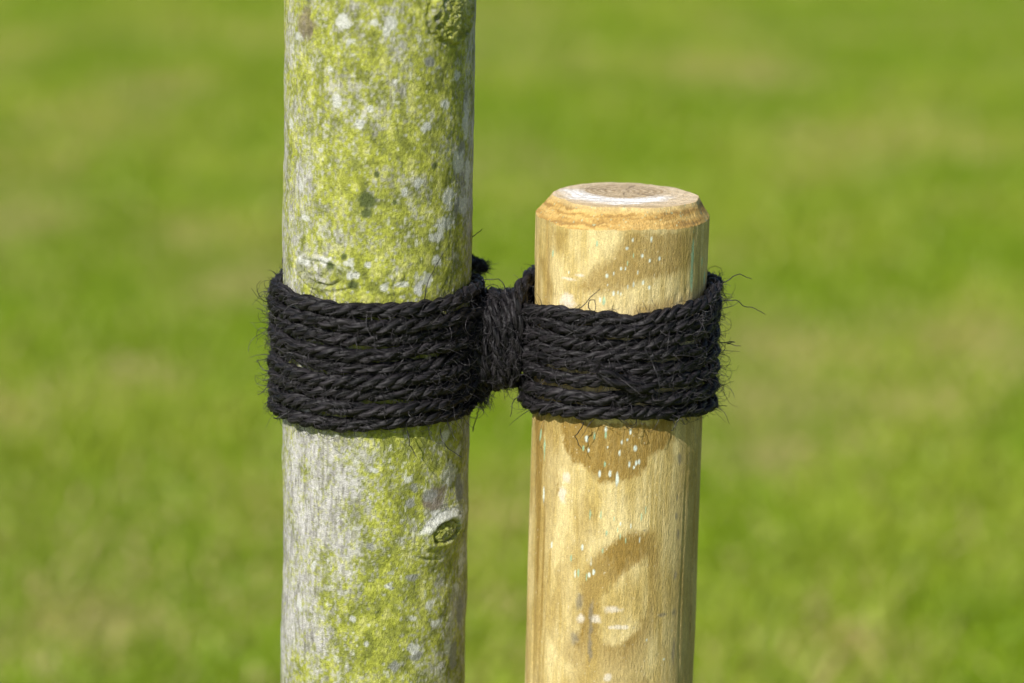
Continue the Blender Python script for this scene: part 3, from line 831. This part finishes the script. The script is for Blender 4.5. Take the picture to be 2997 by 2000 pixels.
S_FRONT = [25.2, 18.4, 11.6, 4.8, -1.6, -8.2, -18.2, -26.0]
S_OUTER = [36.5, 27.0, 17.6, 8.0, -2.5, -12.5, -23.0, -33.0]
S_INNER = [25.5, 19.0, 12.0, 4.5, -4.0, -12.0, -25.0, -33.5]
S_PINCH = [21.0, 15.5, 10.0, 4.0, -3.0, -10.0, None, None]
for i in range(8):
    full = S_PINCH[i] is None
    r_rope = (0.0041, 0.0039, 0.0038, 0.0037, 0.0038, 0.0039, 0.0039, 0.0041)[i]
    Rp = SR + r_rope * 0.93 + (0.0004, 0.001, 0.0001, 0.0012, 0.0002, 0.0010, 0.0006, 0.0)[i]
    yd = (0.0110, 0.006, 0.0115, 0.006, 0.0115, 0.007, 0, 0)[i]
    pinch = None if full else (0.0022, -yd, yd, S_PINCH[i] * mm)
    zf = z_profile(S_FRONT[i] * mm, S_INNER[i] * mm, S_OUTER[i] * mm, (S_OUTER[i] + 2) * mm, False)
    rope_piece("stake_coil", loop_path(SX, Rp, zf, pinch, i * 5.3 + 50, full, False), r_rope, 0.023 + 0.009 * rrng.random())

# binding turns round the middle of the tie
for i, (x0, lean, dep, zt, zb_) in enumerate(((-0.0185, 0.0004, 0.0180, 0.0268, -0.0262), (-0.0140, 0.0016, 0.0190, 0.0275, -0.0250), (-0.0095, -0.0012, 0.0178, 0.0262, -0.0248), (-0.0050, 0.0010, 0.0186, 0.0276, -0.0240), (-0.0006, 0.0018, 0.0180, 0.0284, -0.0232), (0.0036, 0.0010, 0.0172, 0.0270, -0.0222), (-0.0075, -0.0030, 0.0200, 0.0270, -0.0240))):
    a = np.linspace(-np.pi, np.pi, 160)
    cz, hz = (zt + zb_) / 2, (zt - zb_) / 2
    ca, sa = np.cos(a), np.sin(a)
    p = 2.0 / (2.6 + 0.5 * (i % 3))
    y = -(dep + 0.0022) * np.sign(ca) * np.abs(ca) ** p
    z = cz + hz * np.sign(sa) * np.abs(sa) ** p
    x = x0 + lean * (z - cz) / hz + 0.003 * (a / np.pi) * 0.6 + 0.0022 * (vnoise(a * 2.5, i, 0, 211) - 0.5)
    rope_piece("binding_turn", smooth(resample(np.stack([x, y, z], -1), 0.0012), 3), 0.0035 + 0.0003 * (i % 2), 0.024 + 0.003 * (i % 3))

# the rope's loose ends
path = [(0.0006, -0.019, 0.012), (0.0012, -0.0195, 0.020), (0.0022, -0.0165, 0.0285), (0.0045, -0.006, 0.0335), (0.0085, 0.010, 0.0355), (0.0145, 0.030, 0.0355), (0.026, 0.047, 0.034), (0.045, 0.056, 0.030)]
rope_piece("rope_tail", smooth(resample(path, 0.0012), 8), 0.0044, 0.030, label="tail leading up from the binding and behind the stake")
path = [(-0.002, 0.004, 0.0205), (0.0046, 0.010, 0.0220), (0.0100, 0.022, 0.0235), (0.0165, 0.037, 0.0262), (0.030, 0.050, 0.027)]
rope_piece("rope_tail", smooth(resample(path, 0.0012), 6), 0.0042, 0.030)
path = [(-0.0190, 0.040, 0.0350), (-0.0215, 0.049, 0.0345), (-0.0300, 0.058, 0.0340), (-0.045, 0.062, 0.030), (-0.065, 0.062, 0.026)]
rope_piece("rope_tail", smooth(resample(path, 0.0012), 5), 0.0056, 0.030, label="cut rope end sticking out behind the trunk", fray_ends=True)
path = [(-0.0157, -0.0125, -0.0300), (-0.0150, -0.0110, -0.0255), (-0.0135, -0.0080, -0.0190), (-0.0110, -0.004, -0.0120)]
rope_piece("rope_tail", smooth(resample(path, 0.001), 3), 0.0042, 0.028, label="frayed short end below the binding", fray_ends=True)
path = [(0.0485, -0.0640, -0.0005), (0.0530, -0.0640, -0.0030), (0.0590, -0.0625, -0.0068), (0.068, -0.0595, -0.0105), (0.080, -0.0545, -0.0130)]
rope_piece("rope_tail", smooth(resample(path, 0.001), 4), 0.0040, 0.028, label="cut end lying across the coils on the stake", fray_ends=True)

# loose fibres standing off the rope


def fibre_mesh(starts, dirs, lengths, curls, rad, npt=6, sides=3):
    H = len(starts)
    P = np.empty((H, npt, 3))
    P[:, 0] = starts
    d = dirs / np.linalg.norm(dirs, axis=1, keepdims=True)
    step = (lengths / (npt - 1))[:, None]
    for i in range(1, npt):
        P[:, i] = P[:, i - 1] + d * step
        d = d + np.cross(curls, d) / (npt - 1) + frng.normal(0, 0.16, (H, 3))
        d /= np.linalg.norm(d, axis=1, keepdims=True)
    t = np.gradient(P, axis=1)
    ref = frng.normal(0, 1, (H, 1, 3))
    n = np.cross(t, ref); n /= np.linalg.norm(n, axis=2, keepdims=True) + 1e-12
    bb = np.cross(t, n); bb /= np.linalg.norm(bb, axis=2, keepdims=True) + 1e-12
    a = np.arange(sides) * 2 * np.pi / sides
    taper = np.linspace(1, 0.45, npt)
    r = rad[:, None] * taper[None, :]
    V = P[:, :, None] + (np.cos(a)[None, None, :, None] * n[:, :, None] + np.sin(a)[None, None, :, None] * bb[:, :, None]) * r[:, :, None, None]
    i = np.arange(npt - 1)[:, None]; j = np.arange(sides)[None, :]
    q = np.stack([i * sides + j, i * sides + (j + 1) % sides, (i + 1) * sides + (j + 1) % sides, (i + 1) * sides + j], -1).reshape(-1, 4)
    F = (np.arange(H)[:, None, None] * (npt * sides) + q[None]).reshape(-1, 4)
    return V.reshape(-1, 3), F


frng = np.random.default_rng(5)
SP = np.concatenate([s[0] for s in SURF]); SN = np.concatenate([s[1] for s in SURF]); STN = np.concatenate([s[2] for s in SURF])
# keep points whose normal leads away from the posts (outside the coils)
tc_, sc_ = SP - np.array((TX, 0, 0)), SP - np.array((SX, 0, 0))
near_t = np.linalg.norm(tc_[:, :2], axis=1) < np.linalg.norm(sc_[:, :2], axis=1)
radial = np.where(near_t[:, None], tc_, sc_) * np.array((1, 1, 0)); radial /= np.linalg.norm(radial, axis=1, keepdims=True)
mid_gap = (SP[:, 0] > -0.022) & (SP[:, 0] < 0.008)
radial = np.where(mid_gap[:, None], np.array((0, -1.0, 0)), radial)
ok = np.where((np.sum(SN * radial, 1) > 0.25) & (SP[:, 1] < 0.035))[0]
n_cling, n_stand = 6500, 4600
pick = frng.choice(ok, n_cling)
d1 = STN[pick] * np.sign(frng.normal(0, 1, (n_cling, 1))) + 0.33 * SN[pick] + frng.normal(0, 0.35, (n_cling, 3))
pick2 = frng.choice(ok, n_stand)
d2 = SN[pick2] * 0.9 + frng.normal(0, 0.55, (n_stand, 3)) + STN[pick2] * frng.normal(0, 0.6, (n_stand, 1))
L1 = 0.003 + 0.007 * frng.random(n_cling) ** 1.5
L2 = 0.003 + 0.012 * frng.random(n_stand) ** 1.8
n_long = 900
pick3 = frng.choice(ok, n_long)
d3 = SN[pick3] * 0.8 + frng.normal(0, 0.5, (n_long, 3)) + STN[pick3] * frng.normal(0, 0.7, (n_long, 1)) + np.array((0, 0, -0.25))
L3 = 0.008 + 0.013 * frng.random(n_long)
cu3 = frng.normal(0, 1.9, (n_long, 3))
cu1 = frng.normal(0, 1.0, (n_cling, 3)) - 0.0
cu2 = frng.normal(0, 2.0, (n_stand, 3))
# frayed brushes at the cut ends
ends = [((-0.0190, 0.041, 0.0352), (0.55, -0.5, 0.15), 260, 0.007), ((-0.0157, -0.0125, -0.0300), (-0.2, -0.2, -1.0), 130, 0.011), ((0.0485, -0.0640, -0.0005), (-0.7, -0.4, 0.5), 110, 0.008)]
es, ed, el = [], [], []
for p, d, k, ln in ends:
    es.append(np.array(p) + frng.normal(0, 0.0018, (k, 3))); ed.append(np.array(d) + frng.normal(0, 0.45, (k, 3))); el.append(ln * (0.3 + 0.7 * frng.random(k)))
es, ed, el = np.concatenate(es), np.concatenate(ed), np.concatenate(el)
starts = np.concatenate([SP[pick] - SN[pick] * 0.0002, SP[pick2] - SN[pick2] * 0.0003, SP[pick3] - SN[pick3] * 0.0003, es])
dirs = np.concatenate([d1, d2, d3, ed]); lens = np.concatenate([L1, L2, L3, el]); curls = np.concatenate([cu1, cu2, cu3, frng.normal(0, 1.0, (len(es), 3))])
rad = 0.00011 + 0.00012 * frng.random(len(starts))
rad[n_cling + n_stand:n_cling + n_stand + n_long] += 0.00005
V, F = fibre_mesh(starts, dirs, lens, curls, rad, 7)
me = mesh_np("loose_fibres", V - RL, [F])
set_float(me, np.repeat(np.clip(frng.normal(0.5, 0.32, len(starts)), 0, 1), 21), "tone")
link("loose_fibres", me, M_FIBRE, rope, kind="stuff")

# the long stray fibres that can be told apart (mm)
STRAY = [
    [(-49.7, -56.0, 34.5), (-48.4, -56.0, 42.7), (-45.1, -56.0, 51.5), (-39.0, -56.0, 62.7)],
    [(119.1, -10.0, 37.9), (123.9, -10.0, 41.8), (130.0, -10.0, 45.0), (133.1, -10.0, 43.0), (136.4, -10.0, 42.1)],
    [(120.6, -10.0, 29.0), (128.1, -10.0, 29.9), (133.3, -10.0, 25.4), (138.3, -10.0, 25.5), (144.7, -10.0, 21.8)],
    [(34.2, -62.0, 32.2), (39.5, -62.0, 36.0), (43.2, -62.0, 41.0), (48.2, -62.0, 45.1)],
    [(44.5, -60.0, 29.5), (42.0, -60.0, 34.4), (42.6, -60.0, 39.4), (45.7, -60.0, 38.2), (46.3, -60.0, 34.5), (44.5, -60.0, 29.5)],
    [(-3.8, -10.0, 28.9), (-5.7, -10.0, 36.5), (-9.5, -10.0, 39.0), (-18.2, -10.0, 37.5)],
    [(73.9, -66.0, 12.9), (79.0, -66.0, 3.0), (82.2, -66.0, -4.4), (82.6, -66.0, -16.9)],
    [(94.9, -60.0, -27.0), (92.6, -60.0, -32.1), (90.3, -60.0, -35.9)],
    [(-25.0, 0.0, 60.1), (-22.5, 0.0, 62.2), (-18.4, 0.0, 66.3)],
    [(5.6, -20.0, -25.1), (3.2, -20.0, -29.0), (0.7, -20.0, -31.6), (0.2, -20.0, -40.2)],
    [(-21.8, 0.0, -54.2), (-20.1, 0.0, -47.6), (-18.7, 0.0, -41.0), (-15.8, 0.0, -34.4)],
    [(112.9, -10.0, -33.0), (117.9, -10.0, -32.9), (125.0, -10.0, -33.3)],
    [(119.0, -10.0, 4.6), (129.1, -10.0, 4.8), (122.8, -10.0, 3.4), (131.7, -10.0, 2.3)],
    [(-137.9, -10.0, -17.7), (-142.9, -10.0, -17.3), (-147.2, -10.0, -12.2), (-144.2, -10.0, -11.6)],
    [(-136.6, -10.0, -22.8), (-141.2, -10.0, -28.1), (-146.2, -10.0, -32.9)],
    [(-133.2, -20.0, -42.3), (-134.2, -20.0, -44.1), (-136.2, -20.0, -43.6)],
    [(-133.1, 0.0, 47.1), (-132.6, 0.0, 39.4), (-135.1, 0.0, 34.2)],
    [(-39.6, -50.0, -40.1), (-38.3, -50.0, -46.4), (-34.5, -50.0, -51.5), (-27.0, -50.0, -56.4)],
    [(-57.8, -56.0, -40.2), (-56.5, -56.0, -47.8), (-52.7, -56.0, -55.3)],
    [(41.4, -55.0, -33.2), (39.1, -55.0, -38.4), (36.2, -55.0, -41.0), (40.6, -55.0, -48.5)]]

for k, pts in enumerate(STRAY):
    P = np.array(pts) * mm
    y_root = P[0, 1]
    q = np.linspace(0, len(P) - 1, 40)
    P = np.stack([np.interp(q, np.arange(len(P)), P[:, i]) for i in range(3)], -1)
    P = smooth(P, 5)
    P[:, 1] += 0.004 * (vnoise(q * 1.3, k, 0, 301) - 0.5)
    P += 0.0006 * np.stack([vnoise(q * 3, k, i, 303) - 0.5 for i in range(3)], -1)
    V, F = tube(P, np.linspace(0.00034, 0.00020, len(P)), 5)
    me = mesh_np("stray_fibre", V - RL, [F])
    set_float(me, np.full(len(V), 0.35), "tone")
    link("stray_fibre", me, M_FIBRE, rope)
